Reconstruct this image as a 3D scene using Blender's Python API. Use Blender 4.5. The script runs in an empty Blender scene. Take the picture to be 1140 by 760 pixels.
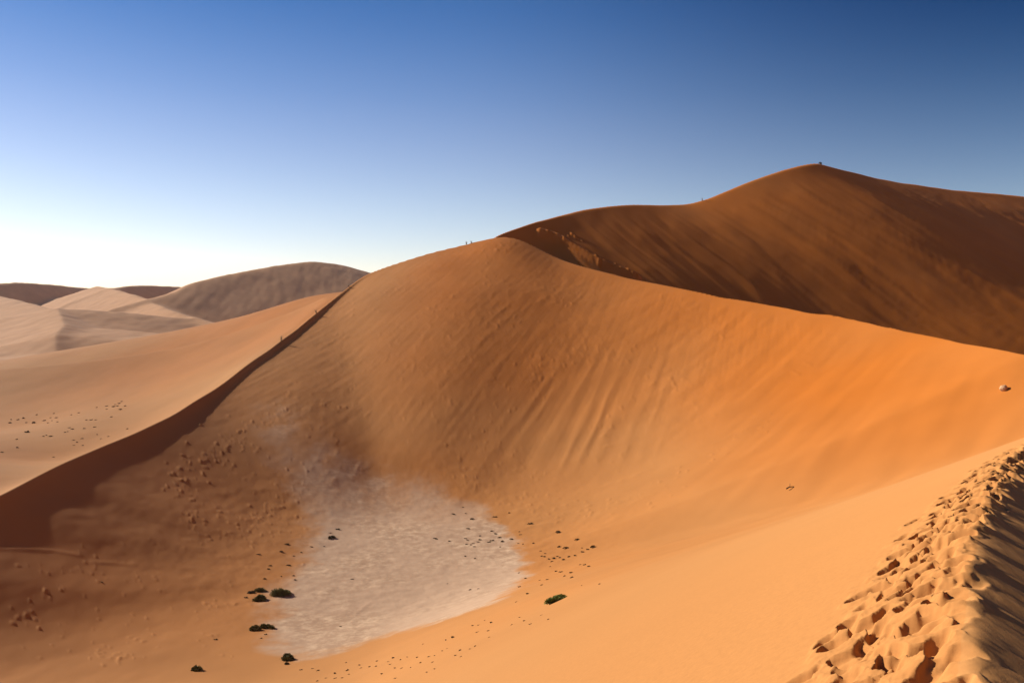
import bpy, math, random
import numpy as np

# ----------------------------------------------------------------------------
#  A bowl of red desert dunes round a pale clay pan, seen from a trodden crest.
#  World axes: camera eye at the origin, +Y ahead, +X right, metres.
# ----------------------------------------------------------------------------
SEED = 7
rng = np.random.default_rng(SEED)
random.seed(SEED)
sc = bpy.context.scene
col = sc.collection

FPX = 887.0            # focal length in photo pixels (28 mm on a 36 mm frame, 1140 px wide)
TILT = math.atan(50.0 / FPX)
SUN_EL = math.radians(27.0)
SUN_AZ = math.radians(24.0)      # beyond the left-hand side
SUN = np.array([-math.cos(SUN_EL) * math.cos(SUN_AZ), math.cos(SUN_EL) * math.sin(SUN_AZ), math.sin(SUN_EL)])


def ray(px, py):
    """direction with y = 1 of the sight line through photo pixel (px, py)"""
    cx = (np.asarray(px, float) - 570.0) / FPX
    cy = (380.0 - np.asarray(py, float)) / FPX
    ct, st = math.cos(TILT), math.sin(TILT)
    y = ct + st * cy
    z = -st + ct * cy
    return cx / y, z / y


def P(px, py, d):
    a, b = ray(px, py)
    return (float(a) * d, d, float(b) * d)


# ------------------------------------------------------------------ noise ----
def _hash(ix, iy, seed):
    h = (ix.astype(np.int64) * 374761393 + iy.astype(np.int64) * 668265263 + seed * 1274126177) & 0xFFFFFFFF
    h = ((h ^ (h >> 13)) * 1274126177) & 0xFFFFFFFF
    h = h ^ (h >> 16)
    return h


def gnoise(x, y, seed=0):
    """gradient noise, about -1..1"""
    ix = np.floor(x); iy = np.floor(y)
    fx = x - ix; fy = y - iy
    u = fx * fx * fx * (fx * (fx * 6 - 15) + 10)
    v = fy * fy * fy * (fy * (fy * 6 - 15) + 10)
    def g(ox, oy):
        a = _hash(ix + ox, iy + oy, seed).astype(np.float64) * (2 * math.pi / 4294967296.0)
        return np.cos(a) * (fx - ox) + np.sin(a) * (fy - oy)
    n0 = g(0, 0) * (1 - u) + g(1, 0) * u
    n1 = g(0, 1) * (1 - u) + g(1, 1) * u
    return (n0 * (1 - v) + n1 * v) * 1.5


def fbm(x, y, octaves=4, seed=0, gain=0.5):
    s = 0.0; a = 1.0
    for o in range(octaves):
        s = s + a * gnoise(x * 2 ** o + 17.3 * o, y * 2 ** o - 9.1 * o, seed + o)
        a *= gain
    return s


def sstep(a, b, x):
    t = np.clip((x - a) / (b - a), 0, 1)
    return t * t * (3 - 2 * t)


def smax(a, b, k):
    return 0.5 * (a + b + np.sqrt((a - b) ** 2 + k * k))


def smin(a, b, k):
    return 0.5 * (a + b - np.sqrt((a - b) ** 2 + k * k))


# ------------------------------------------------- the rim of the bowl -------
CX, CY, ZF = -20.0, 150.0, -47.0
RIM = [P(0, 553, 125), P(30, 536, 134), P(60, 520, 142), P(100, 503, 155), P(150, 483, 172), P(200, 460, 190), P(250, 430, 218), P(300, 390, 250),
       P(330, 367, 272), P(350, 350, 290), P(370, 334, 308), P(390, 318, 325), P(405, 306, 338), P(430, 297, 347), P(480, 281, 355), P(520, 272, 360),
       P(545, 265, 363), P(562, 261, 365), P(580, 266, 360), P(600, 277, 352), P(620, 288, 345), P(650, 297, 334), P(700, 310, 315),
       P(800, 331, 275), P(900, 348, 232), P(1000, 368, 188), P(1070, 382, 158), P(1140, 395, 132),
       (92, 98, -8.5), (66, 66, -5.6), (34, 38, -3.9), (17, 22.5, -3.0), P(1140, 494, 14.5), P(1103, 538, 10.0), P(1074, 582, 7.5), P(1052, 640, 5.4), P(1046, 700, 4.2), P(1050, 755, 3.5),
       (1.10, 1.9, -1.66), (0.1, 0.1, -1.66), (-3, -3.2, -1.9), (-9, -12, -3), (-22, -18, -7), (-45, -10, -16), (-70, 18, -27), (-77.5, 58, -35.5), (-79.5, 96, -33.2)]
RIM = np.array(RIM)
NPHI = 7200


def periodic(phi, val, sig_deg):
    """values at angles phi -> dense periodic table, gaussian smoothed"""
    o = np.argsort(phi)
    p = phi[o]; v = val[o]
    p = np.concatenate([p - 2 * math.pi, p, p + 2 * math.pi]); v = np.concatenate([v, v, v])
    t = np.interp(np.arange(NPHI) * 2 * math.pi / NPHI, p, v)
    if sig_deg > 0:
        k = np.fft.rfftfreq(NPHI, 1.0 / NPHI)
        t = np.fft.irfft(np.fft.rfft(t) * np.exp(-0.5 * (k * math.radians(sig_deg)) ** 2), NPHI)
    return t


def look(tab, phi):
    f = np.mod(phi, 2 * math.pi) * (NPHI / (2 * math.pi))
    i = np.floor(f).astype(np.int64); w = f - i
    return tab[i % NPHI] * (1 - w) + tab[(i + 1) % NPHI] * w


rphi = np.mod(np.arctan2(RIM[:, 1] - CY, RIM[:, 0] - CX), 2 * math.pi)
rrho = np.hypot(RIM[:, 0] - CX, RIM[:, 1] - CY)
_ph = np.arange(NPHI) * 360.0 / NPHI
_wb = np.exp(-((_ph - 84) / 16.0) ** 2)                   # softer round the head of the bowl
T_RHO = periodic(rphi, rrho, 0.9) * (1 - _wb) + periodic(rphi, rrho, 2.6) * _wb
T_Z = periodic(rphi, RIM[:, 2], 0.9) * (1 - _wb) + periodic(rphi, RIM[:, 2], 1.6) * _wb

_wl = sstep(112, 132, _ph) * (1 - sstep(214, 232, _ph))           # the long smooth left-hand crest
T_RHO = T_RHO * (1 - _wl) + periodic(rphi, rrho, 4.0) * _wl
T_Z = T_Z * (1 - _wl) + periodic(rphi, RIM[:, 2], 4.0) * _wl
T_OB = np.sqrt(1 + ((np.roll(T_RHO, -20) - np.roll(T_RHO, 20)) / (40 * 2 * math.pi / NPHI) / T_RHO) ** 2)
_k = np.fft.rfftfreq(NPHI, 1.0 / NPHI)
T_OB = np.fft.irfft(np.fft.rfft(np.minimum(T_OB, 3.0)) * np.exp(-0.5 * (_k * math.radians(2.0)) ** 2), NPHI)   # how obliquely a radius crosses the rim
L_RHO = periodic(rphi, rrho, 3.6); L_Z = periodic(rphi, RIM[:, 2], 3.6)
S_RHO = periodic(rphi, rrho, 7.0); S_Z = periodic(rphi, RIM[:, 2], 6.0)


def tab(pairs, sig):
    a = np.radians([p[0] for p in pairs]) % (2 * math.pi)
    return periodic(a, np.array([p[1] for p in pairs], float), sig)


# angle seen from the pan: 0 right, 90 away, 180 left, 270 towards the camera
T_P = tab([(0, 1.22), (40, 1.28), (60, 1.15), (68, 1.06), (75, .97), (83, .92), (90, .85), (98, .84), (106, .90), (112, .86), (118, .76), (128, .74), (145, .95), (165, 1.25), (180, 1.42), (200, 1.7), (225, 1.9), (250, 1.7), (275, 1.32), (290, 1.12), (310, 1.12), (330, 1.2)], 4)
T_HS = tab([(60, 0), (100.5, 0), (103, .6), (105.5, 1.0), (110, 1.3), (114, 1.4), (120, 1.5), (130, 1.3), (145, .9), (160, .7), (180, .6), (200, .5), (215, .5), (230, .6), (245, .6), (262, 0), (330, 0)], .8)
T_RP = tab([(0, 22), (45, 24), (90, 29), (105, 27), (115, 26), (140, 22), (180, 16), (225, 22), (270, 35), (315, 24)], 14)
T_A = tab([(0, .42), (40, .5), (70, .55), (95, .5), (102, .52), (110, .58), (120, .58), (180, .56), (220, .40), (255, .3), (270, .30), (285, .335), (300, .36), (330, .42)], 4)
T_L = tab([(0, 110), (60, 110), (95, 90), (104, 50), (110, 62), (125, 62), (180, 44), (220, 60), (260, 90), (285, 130), (330, 120)], 6)


# --------------------------------------------------------- ridges, splines ---
class Ridge:
    """a dune crest through 3-D points with a slope on either side of it"""
    def __init__(self, pts, slope_right, slope_left, k=1.5, sig=12.0, end=0.25, soft=0.0):
        p = np.array(pts)
        e = p[-1, :2] - p[0, :2]
        self.len = np.hypot(*e); self.e = e / self.len; self.o = p[0, :2]
        self.f = np.array([self.e[1], -self.e[0]])           # to the right of the walking direction
        s = (p[:, :2] - self.o) @ self.e
        n = (p[:, :2] - self.o) @ self.f
        self.S = np.linspace(-0.3 * self.len, 1.3 * self.len, 2000)
        nn = np.interp(self.S, s, n); zz = np.interp(self.S, s, p[:, 2])
        ds = self.S[1] - self.S[0]
        zz = zz - end * np.maximum(0, np.maximum(self.S[0] * 0 - self.S, self.S - self.len))
        if sig > 0:
            m = int(3 * sig / ds) + 1
            kx = np.exp(-0.5 * (np.arange(-m, m + 1) * ds / sig) ** 2); kx /= kx.sum()
            pad = lambda a: np.concatenate([2 * a[0] - a[m:0:-1], a, 2 * a[-1] - a[-2:-m - 2:-1]])
            nn = np.convolve(pad(nn), kx, 'valid'); zz = np.convolve(pad(zz), kx, 'valid')
        self.N, self.Z, self.Zs = nn, zz, zz
        if soft > 0:
            m = int(3 * soft / ds) + 1
            kx = np.exp(-0.5 * (np.arange(-m, m + 1) * ds / soft) ** 2); kx /= kx.sum()
            pad = lambda a: np.concatenate([2 * a[0] - a[m:0:-1], a, 2 * a[-1] - a[-2:-m - 2:-1]])
            self.N = np.convolve(pad(nn), kx, 'valid'); self.Zs = np.convolve(pad(zz), kx, 'valid')
        self.soft = soft
        self.sr, self.sl, self.k = slope_right, slope_left, k

    def coords(self, x, y):
        s = (x - self.o[0]) * self.e[0] + (y - self.o[1]) * self.e[1]
        n = (x - self.o[0]) * self.f[0] + (y - self.o[1]) * self.f[1]
        ss = np.clip(s, self.S[0], self.S[-1])
        n = n - np.interp(ss, self.S, self.N); z = np.interp(ss, self.S, self.Z)
        if self.soft > 0:
            z = np.interp(ss, self.S, self.Zs) + (z - np.interp(ss, self.S, self.Zs)) * np.exp(-np.abs(n) / (.6 * self.soft))
        return s, n, z - 0.3 * np.abs(s - ss)

    def __call__(self, x, y):
        s, n, z = self.coords(x, y)
        sr = self.sr
        if getattr(self, 'steep', None):
            a, b, v = self.steep
            sr = sr + v * sstep(a, a + 14, s) * (1 - sstep(b, b + 26, s)) + .07 * sstep(15, 130, n)
        return smin(z - sr * n, z + self.sl * n, self.k)


class TPS:
    def __init__(self, pts, scale=100.0, lam=1e-4):
        p = np.array(pts, float); self.scale = scale
        X = p[:, :2] / scale; n = len(X)
        r2 = ((X[:, None] - X[None]) ** 2).sum(-1)
        K = np.where(r2 > 0, 0.5 * r2 * np.log(np.maximum(r2, 1e-12)), 0) + lam * np.eye(n)
        Q = np.c_[np.ones(n), X]
        A = np.block([[K, Q], [Q.T, np.zeros((3, 3))]])
        w = np.linalg.solve(A, np.r_[p[:, 2], 0, 0, 0])
        self.X, self.w = X, w

    def __call__(self, x, y):
        xs = x / self.scale; ys = y / self.scale
        n = len(self.X)
        z = self.w[n] + self.w[n + 1] * xs + self.w[n + 2] * ys
        for (a, b), w in zip(self.X, self.w):
            r2 = (xs - a) ** 2 + (ys - b) ** 2
            z = z + w * 0.5 * r2 * np.log(np.maximum(r2, 1e-12))
        return z


# the tall dune at the back
TALL = Ridge([P(556, 264, 368), P(566, 258, 378), P(578, 252, 393), P(595, 245, 412), P(640, 234, 438), P(670, 230, 450), P(700, 227.5, 460), P(740, 228, 472), P(770, 226.5, 482), P(790, 221, 490),
              P(810, 212, 500), P(830, 203, 510), P(850, 196, 520), P(870, 189, 530), P(890, 184, 540), P(908, 180.5, 548), P(925, 185.5, 556), P(950, 191, 568), P(975, 198, 583), P(1000, 203, 597), P(1060, 211, 634), P(1140, 218, 692), P(1250, 233, 792)], 0.560, 0.40, k=0.6, sig=5.0, end=1.3, soft=40.0)
TALL.steep = (-14.0, 14.0, .24)          # the steep hollow at its foot
# the broad swell of the left-hand dune
SWELL = TPS([P(0, 500, 205), P(0, 462, 290), P(0, 430, 340), P(0, 402, 430), P(50, 470, 270), P(100, 440, 310), P(100, 386, 440), P(200, 411, 335), P(200, 368, 440), P(300, 346, 430), 
             P(350, 328, 405), P(-120, 430, 430), P(-120, 480, 250), P(-200, 520, 150), (-260, 20, -36), (-180, 80, -37), (-420, 300, -42), (-300, 640, -66), (-140, 640, -62), (0, 560, -45), (-500, 620, -66),
             (-130, 100, -38), (-150, -100, -36), (-45, 400, 2), (-112, 200, -42), (-113, 240, -37), (-113, 280, -30), (-110, 310, -22), (-104, 340, -14)], lam=3e-3)
BASE = -60.0
FAR = [
    Ridge([P(196, 323, 1650), P(215, 313.5, 1720), P(245, 306, 1800), P(270, 301, 1850), P(310, 294, 1950), P(350, 289.5, 2050), P(380, 293.5, 2150), P(410, 302, 2250), P(480, 322, 2450)], .42, .30, 6, 14),
    Ridge([P(118, 322, 2000), P(150, 316.5, 2150), P(175, 317, 2250), P(205, 318.5, 2450), P(240, 324, 2600)], .66, .3, 5, 20),
    Ridge([P(-150, 322, 1900), P(-40, 317, 2000), P(20, 313.5, 2100), P(60, 316, 2250), P(100, 320, 2450), P(130, 324, 2600)], .66, .3, 5, 20),
    Ridge([P(108, 318, 2200), P(130, 322, 1950), P(150, 328, 1750), P(172, 337, 1550), P(192, 346, 1400), P(230, 357, 1280), P(300, 372, 1180)], .34, .42, 4, 16),
    Ridge([P(-60, 324, 1750), P(-10, 327, 1580), P(15, 332, 1420), P(40, 339, 1300), P(66, 346, 1180)], .22, .40, 3, 12),
    Ridge([P(64, 344, 1180), P(68, 352, 1080), P(72, 362, 980), P(62, 373, 890)], .24, .40, 1.5, 8),
    Ridge([P(64, 344, 1180), P(95, 344, 1200), P(130, 346, 1230), P(170, 350, 1260), P(200, 353.5, 1290), P(240, 358, 1330)], .22, .16, 3, 12),
    Ridge([P(86, 377, 900), P(98, 371, 960), P(120, 366, 1060)], .10, .10, 2, 8),
    # far side dunes that only show when one steps aside
    Ridge([P(600, 315, 2300), P(720, 300, 2500), P(900, 310, 2800), P(1150, 305, 3000)], .4, .3, 8, 40),
    Ridge([(-2600, 900, 60), (-2200, 1500, 110), (-1750, 2050, 60)], .4, .3, 8, 60),
    Ridge([(1300, 300, 40), (1600, 900, 120), (1700, 1500, 60)], .4, .3, 8, 60),
    Ridge([(1500, -1200, 40), (400, -1700, 120), (-900, -1500, 60)], .4, .3, 8, 60),
]


CR3 = np.array([(-45, -10, -16), (-22, -18, -7), (-9, -12, -3), (-3, -3.2, -1.9), (0.1, 0.1, -1.66), (1.10, 1.9, -1.66), P(1050, 755, 3.5), P(1046, 700, 4.2), P(1052, 640, 5.4), P(1074, 582, 7.5), P(1103, 546, 10.0), P(1140, 511, 14.5),
                (17, 22.5, -3.0), (34, 38, -3.9), (66, 66, -5.6), (92, 98, -8.5)])


def crest_coords(x, y):
    """signed distance to the trodden crest line (positive on its outer side) and the crest height there"""
    best = np.full(x.shape, 1e18); zc = np.zeros(x.shape); sg = np.zeros(x.shape)
    for (ax, ay, az), (bx, by, bz) in zip(CR3[:-1], CR3[1:]):
        ex, ey = bx - ax, by - ay
        l2 = ex * ex + ey * ey
        t = np.clip(((x - ax) * ex + (y - ay) * ey) / l2, 0, 1)
        q = (x - ax - t * ex) ** 2 + (y - ay - t * ey) ** 2
        m = q < best
        best = np.where(m, q, best); zc = np.where(m, az + t * (bz - az), zc)
        sg = np.where(m, np.sign((x - ax) * ey - (y - ay) * ex), sg)
    return sg * np.sqrt(best), zc


def bowl_parts(x, y):
    dx = x - CX; dy = y - CY
    rho = np.hypot(dx, dy); phi = np.arctan2(dy, dx)
    rr = look(T_RHO, phi); zr = look(T_Z, phi)
    return rho, phi, rr, zr


_lc = RIM[(RIM[:, 0] < -55) & (RIM[:, 1] > 58) & (RIM[:, 1] < 340)]
_lc = _lc[np.argsort(_lc[:, 1])]
LC_Y = np.arange(20.0, 420.0, 2.0)
_g = np.exp(-0.5 * (np.arange(-12, 13) * 2 / 7.0) ** 2); _g /= _g.sum()
_sm = lambda v: np.convolve(np.concatenate([2 * v[0] - v[12:0:-1], v, 2 * v[-1] - v[-2:-14:-1]]), _g, 'valid')
LC_X = _sm(np.interp(LC_Y, _lc[:, 1], _lc[:, 0])); LC_Z = _sm(np.interp(LC_Y, _lc[:, 1], _lc[:, 2]))


def base_height(x, y):
    rho, phi, rr, zr = bowl_parts(x, y)
    p = look(T_P, phi); rp = look(T_RP, phi)
    d = rho - rr
    # inside the bowl
    t = np.clip((rho - rp) / (rr - rp), 0, None)
    wt = np.minimum(rp * .95, 14.0)
    q = rho - rp
    q = np.where(q < -wt, 0.0, np.where(q > wt, q, (q + wt) ** 2 / (4 * wt)))
    t = q / (rr - rp)
    hs = np.clip(look(T_HS, phi), 0, None)
    # left wall: a long concave apron that leaves the crest just at the sun's grazing angle
    dg = np.mod(np.degrees(phi), 360.0)
    wa = sstep(126, 158, dg) * (1 - sstep(222, 240, dg))
    pa = np.clip((.47 + .035 * sstep(172, 200, dg)) * np.abs(np.cos(np.radians(dg - 180))) * (rr - rp) / np.maximum(zr - hs - ZF, 1.0), 1.0, 3.2)
    p = p * (1 - wa) + pa * wa

    def prof(u):
        return u ** np.maximum(p, 1.0) + np.clip((1 - p) * 1.35, 0, 1) * u * np.clip(1 - u, 0, 1)
    inside = ZF + (zr - hs - ZF) * prof(t)
    k = np.maximum(.06, .69 - p * (zr - hs - ZF) / (rr - rp))
    rs = look(S_RHO, phi); zs = look(S_Z, phi)
    soft = ZF + (zs - ZF) * prof(q / (rs - rp))
    rl = look(L_RHO, phi); zl = look(L_Z, phi)
    lsoft = ZF + (zl - hs - ZF) * prof(q / (rl - rp))
    wl = sstep(1, 16, -d) * sstep(128, 140, dg) * (1 - sstep(225, 245, dg))
    inside = inside * (1 - wl) + lsoft * wl
    wsoft = sstep(2, 45, -d) * np.exp(-((np.degrees(phi) - 84) / 20.0) ** 4)
    inside = inside * (1 - wsoft) + soft * wsoft
    inside = inside + hs * (1 - np.tanh(np.minimum(np.abs(d) * k / np.maximum(hs, .05), 30)))
    inside = np.where(d > 0, zr + d * 0.5, inside)
    # outside it
    a = look(T_A, phi); L = look(T_L, phi)
    dd = np.maximum(d, 0) / look(T_OB, phi)
    out = zr - a * L * (1 - np.exp(-dd / L))
    ul = np.maximum(np.interp(y, LC_Y, LC_X) - x, 0)
    outl = np.interp(y, LC_Y, LC_Z) - .61 * 70 * (1 - np.exp(-ul / 70)) - .6 * np.maximum(0, y - 334)
    agl = np.degrees(phi); agl = np.where(agl < -90, agl + 360, agl)
    wlf = sstep(103, 108, agl) * (1 - sstep(205, 228, agl))
    pin = np.exp(-(dd / 4.0) ** 2)
    out = out * (1 - wlf * (1 - pin)) + outl * wlf * (1 - pin)
    out = np.where(d < 0, zr - 0.6 * d, out)
    ang = np.degrees(phi)
    left = sstep(84, 98, np.abs(np.where(ang < -90, ang + 360, ang) - 0)) * (1 - sstep(262, 276, np.where(ang < -90, ang + 360, ang)))
    sw = SWELL(np.clip(x, -520, 60), np.clip(y, -150, 680))
    sw = np.where((x < -520) | (y > 680) | (y < -150), np.minimum(sw, BASE + 20), sw)
    r = np.hypot(x, y)
    sw = sw * (1 - sstep(560, 800, r)) + (BASE - 8) * sstep(560, 800, r)
    low = BASE + 6 * fbm(x / 260, y / 260, 3, 5)
    o = smax(out, sw * left + (1 - left) * (BASE), 3.0)
    o = np.where(dd > 0, np.minimum(out * 0 + o, 1e9), o)
    # pin the outer side to the crest itself
    w = np.exp(-(dd / 5.0) ** 2)
    o = o * (1 - w) + out * w
    z = np.where(d <= 0, inside, o)
    bk = np.minimum(TALL(x, y), zr + 1.2 * dd)
    z = np.where(d > 0, smax(z, bk, 0.3), z)
    # the steep outer side of the trodden crest
    nearm = (r < 70) & (d > -40)
    if np.any(nearm):
        xn, yn = x[nearm], y[nearm]
        sd, zc = crest_coords(xn, yn)
        wn = 1 - sstep(38, 66, r[nearm])
        g = np.where(sd > 0, smax(zc - .492 * sd + .0012 * np.minimum(sd, 60) ** 2, BASE + 14, 2), zc - .6 * sd)
        zi = np.where(d[nearm] > 0, zr[nearm] + .5 * d[nearm], inside[nearm])
        z[nearm] = z[nearm] * (1 - wn) + smin(zi, g, .07) * wn
    farm = r > 560
    if np.any(farm):
        xf = x[farm]; yf = y[farm]
        zf = low[farm]
        for R in FAR:
            zf = smax(zf, R(xf, yf), 5.0)
        zz = z.copy(); k = sstep(560, 700, r[farm])
        zz[farm] = np.maximum(z[farm], zf * k + z[farm] * (1 - k))
        z = zz
    return z


def img(x, y, z):
    """photo pixel of a world point"""
    ct, st = math.cos(TILT), math.sin(TILT)
    dep = y * ct - z * st
    up = y * st + z * ct
    return 570 + FPX * x / np.maximum(dep, .05), 380 - FPX * up / np.maximum(dep, .05)


def solve(px, py, dmin=1.0, dmax=2600, hf=base_height):
    """world (x, y) where the sight line through a photo pixel meets the ground"""
    a, b = ray(px, py)
    d = np.exp(np.linspace(math.log(dmin), math.log(dmax), 1500))
    h = hf(a * d, d) - b * d
    i = np.argmax(h > 0)
    if i == 0:
        return None
    lo, hi = d[i - 1], d[i]
    for _ in range(4):
        q = np.linspace(lo, hi, 12)
        hh = hf(a * q, q) - b * q
        j = max(1, int(np.argmax(hh > 0)))
        lo, hi = q[j - 1], q[j]
    m = 0.5 * (lo + hi)
    return a * m, m


# ------------------------------------------------------------- clay pan ------
PAN_PX = [(300, 712), (296, 690), (318, 655), (338, 622), (352, 598), (350, 575), (332, 545), (310, 512), (298, 480), (296, 455), (312, 450), (332, 472),
          (370, 502), (405, 520), (440, 528), (480, 540), (525, 560), (562, 588), (583, 615), (586, 634), (574, 652), (548, 672), (500, 688), (440, 703), (375, 728), (335, 730)]
PAN = np.array([solve(*q, dmin=25) for q in PAN_PX])


def poly_sd(x, y, poly):
    """signed distance to a polygon, positive inside"""
    dist = np.full(x.shape, 1e18); inside = np.zeros(x.shape, bool)
    n = len(poly)
    for i in range(n):
        ax, ay = poly[i]; bx, by = poly[(i + 1) % n]
        ex, ey = bx - ax, by - ay
        t = np.clip(((x - ax) * ex + (y - ay) * ey) / (ex * ex + ey * ey), 0, 1)
        dist = np.minimum(dist, (x - ax - t * ex) ** 2 + (y - ay - t * ey) ** 2)
        c = ((ay > y) != (by > y)) & (x < (bx - ax) * (y - ay) / (by - ay + 1e-12) + ax)
        inside ^= c
    return np.where(inside, 1, -1) * np.sqrt(dist)


def seg_dist(x, y, line):
    best = np.full(x.shape, 1e18)
    for (ax, ay), (bx, by) in zip(line[:-1], line[1:]):
        ex, ey = bx - ax, by - ay
        t = np.clip(((x - ax) * ex + (y - ay) * ey) / (ex * ex + ey * ey), 0, 1)
        best = np.minimum(best, (x - ax - t * ex) ** 2 + (y - ay - t * ey) ** 2)
    return np.sqrt(best)


# ----------------------------------------------------------- footprints ------
CR = CR3[3:-2, :2]
CRS = np.r_[0, np.cumsum(np.hypot(*np.diff(CR, axis=0).T))]


def crest_at(s):
    return np.interp(s, CRS, CR[:, 0]), np.interp(s, CRS, CR[:, 1])


PRINTS = []
_s = 1.2
while _s < 46:
    for _ in range(6):
        x0, y0 = crest_at(_s); x1, y1 = crest_at(_s + .3)
        h0 = math.atan2(y1 - y0, x1 - x0)
        h = h0 + random.gauss(0, .45)
        off = random.uniform(-.08, .56) if random.random() < .88 else random.uniform(-.2, .78)
        nx, ny = -math.sin(h0), math.cos(h0)
        PRINTS.append((x0 + nx * off, y0 + ny * off, h, random.uniform(.11, .20), random.uniform(.065, .12), random.uniform(.05, .125)))
    _s += random.uniform(.13, .26)


def trample(x, y):
    """height change of the trodden crest (near ground only)"""
    sd, zc = crest_coords(x, y)
    sd = sd + .07 * gnoise(x * 2.4, y * 2.4, 64) + .03 * gnoise(x * 7, y * 7, 66)
    dz = np.zeros_like(x)
    wx = x + .06 * fbm(x * 4, y * 4, 2, 51); wy = y + .06 * fbm(x * 4, y * 4, 2, 61)
    for (cx, cy, h, la, lb, dp) in PRINTS:
        m = np.nonzero((np.abs(x - cx) < .6) & (np.abs(y - cy) < .6))[0]
        if len(m) == 0:
            continue
        u = (wx[m] - cx) * math.cos(h) + (wy[m] - cy) * math.sin(h)
        v = -(wx[m] - cx) * math.sin(h) + (wy[m] - cy) * math.cos(h)
        q = np.sqrt((u / la) ** 2 + (v / lb) ** 2)
        cover = 1 - sstep(.42, 1.18, q)
        rim = dp * .38 * np.exp(-((q - 1.40) / .34) ** 2)
        dz[m] = np.minimum(dz[m] * (1 - .85 * cover) - dp * cover + rim * (1 - cover), .022)
    band = sstep(-.20, .0, -sd) * (1 - sstep(.62, 1.0, -sd)) 
    soft = (.022 * fbm(x * 2.2, y * 2.2, 3, 63) + .012 * fbm(x * 8, y * 8, 2, 65)) * band
    crumb = np.clip(gnoise(x * 19, y * 19, 72) - .30, 0, 1) * sstep(-.2, .5, gnoise(x * 2.3, y * 2.3, 73)) * .030 * band
    soft = soft + crumb + .004 * gnoise(x * 38, y * 38, 74) * band
    # the broken brink: scallops that throw long shadows down the outer face
    cs = x * .56 + y * .83
    lump = .045 * np.clip(gnoise(cs * 2.1, sd * .9, 67) + .55 * gnoise(cs * 6.5, sd * 2, 68) + .3 * gnoise(cs * 14, sd * 5, 75), -.5, .55) * np.exp(-((sd - .02) / .22) ** 2)
    # sand that slid down the outer face in tongues
    tong = (.030 * gnoise(cs * 2.3, sd * .22, 69) + .016 * gnoise(cs * 6.0, sd * .5, 70) + .006 * gnoise(cs * 15, sd * 2, 71)) * sstep(.05, .5, sd) * (1 - sstep(6, 14, sd))
    return dz * (1 - sstep(.02, .30, sd)) + soft + lump + tong


TRACK = [np.array([solve(*q, dmin=25) for q in line]) for line in
         ([(-25, 611), (0, 611), (30, 611), (60, 613), (88, 618)], [(103, 625), (125, 626), (150, 628)])]


def line_world(pts, dmin=25, n=14):
    """photo polyline -> ground polyline"""
    out = []
    for (a, b), (c, d_) in zip(pts[:-1], pts[1:]):
        for k in range(n):
            q = solve(a + (c - a) * k / n, b + (d_ - b) * k / n, dmin=dmin)
            if q is not None: out.append(q)
    return np.array(out)


SPUR = line_world([(603, 260), (611, 262.5), (622, 266), (640, 277), (662, 291), (690, 303), (712, 311)], dmin=372 * .85, n=5)
FLUTE_A = np.array(solve(705, 392, dmin=60)); FLUTE_B = np.array(solve(645, 520, dmin=60))
FLUTE_DIR = (FLUTE_B - FLUTE_A) / np.hypot(*(FLUTE_B - FLUTE_A))
FOLDS = [line_world(l, dmin=120, n=3) for l in (
    [(655, 312), (620, 325), (585, 342), (560, 358), (528, 388), (500, 415)],
    [(610, 318), (585, 326), (566, 340), (548, 352)],
    [(480, 362), (462, 395), (440, 425), (412, 440)],
    [(560, 400), (545, 425), (538, 452)],
    [(575, 590), (610, 582), (650, 578), (700, 562), (735, 545)],
    [(660, 545), (705, 530), (740, 515)], [(800, 490), (835, 475), (870, 462)], [(500, 520), (545, 545), (590, 560)])]
SCARP = [line_world(l, dmin=60, n=3) for l in ([(395, 684), (405, 676), (419, 667)], [(340, 641), (352, 638), (366, 637)], [(385, 645), (397, 642)])]


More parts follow.
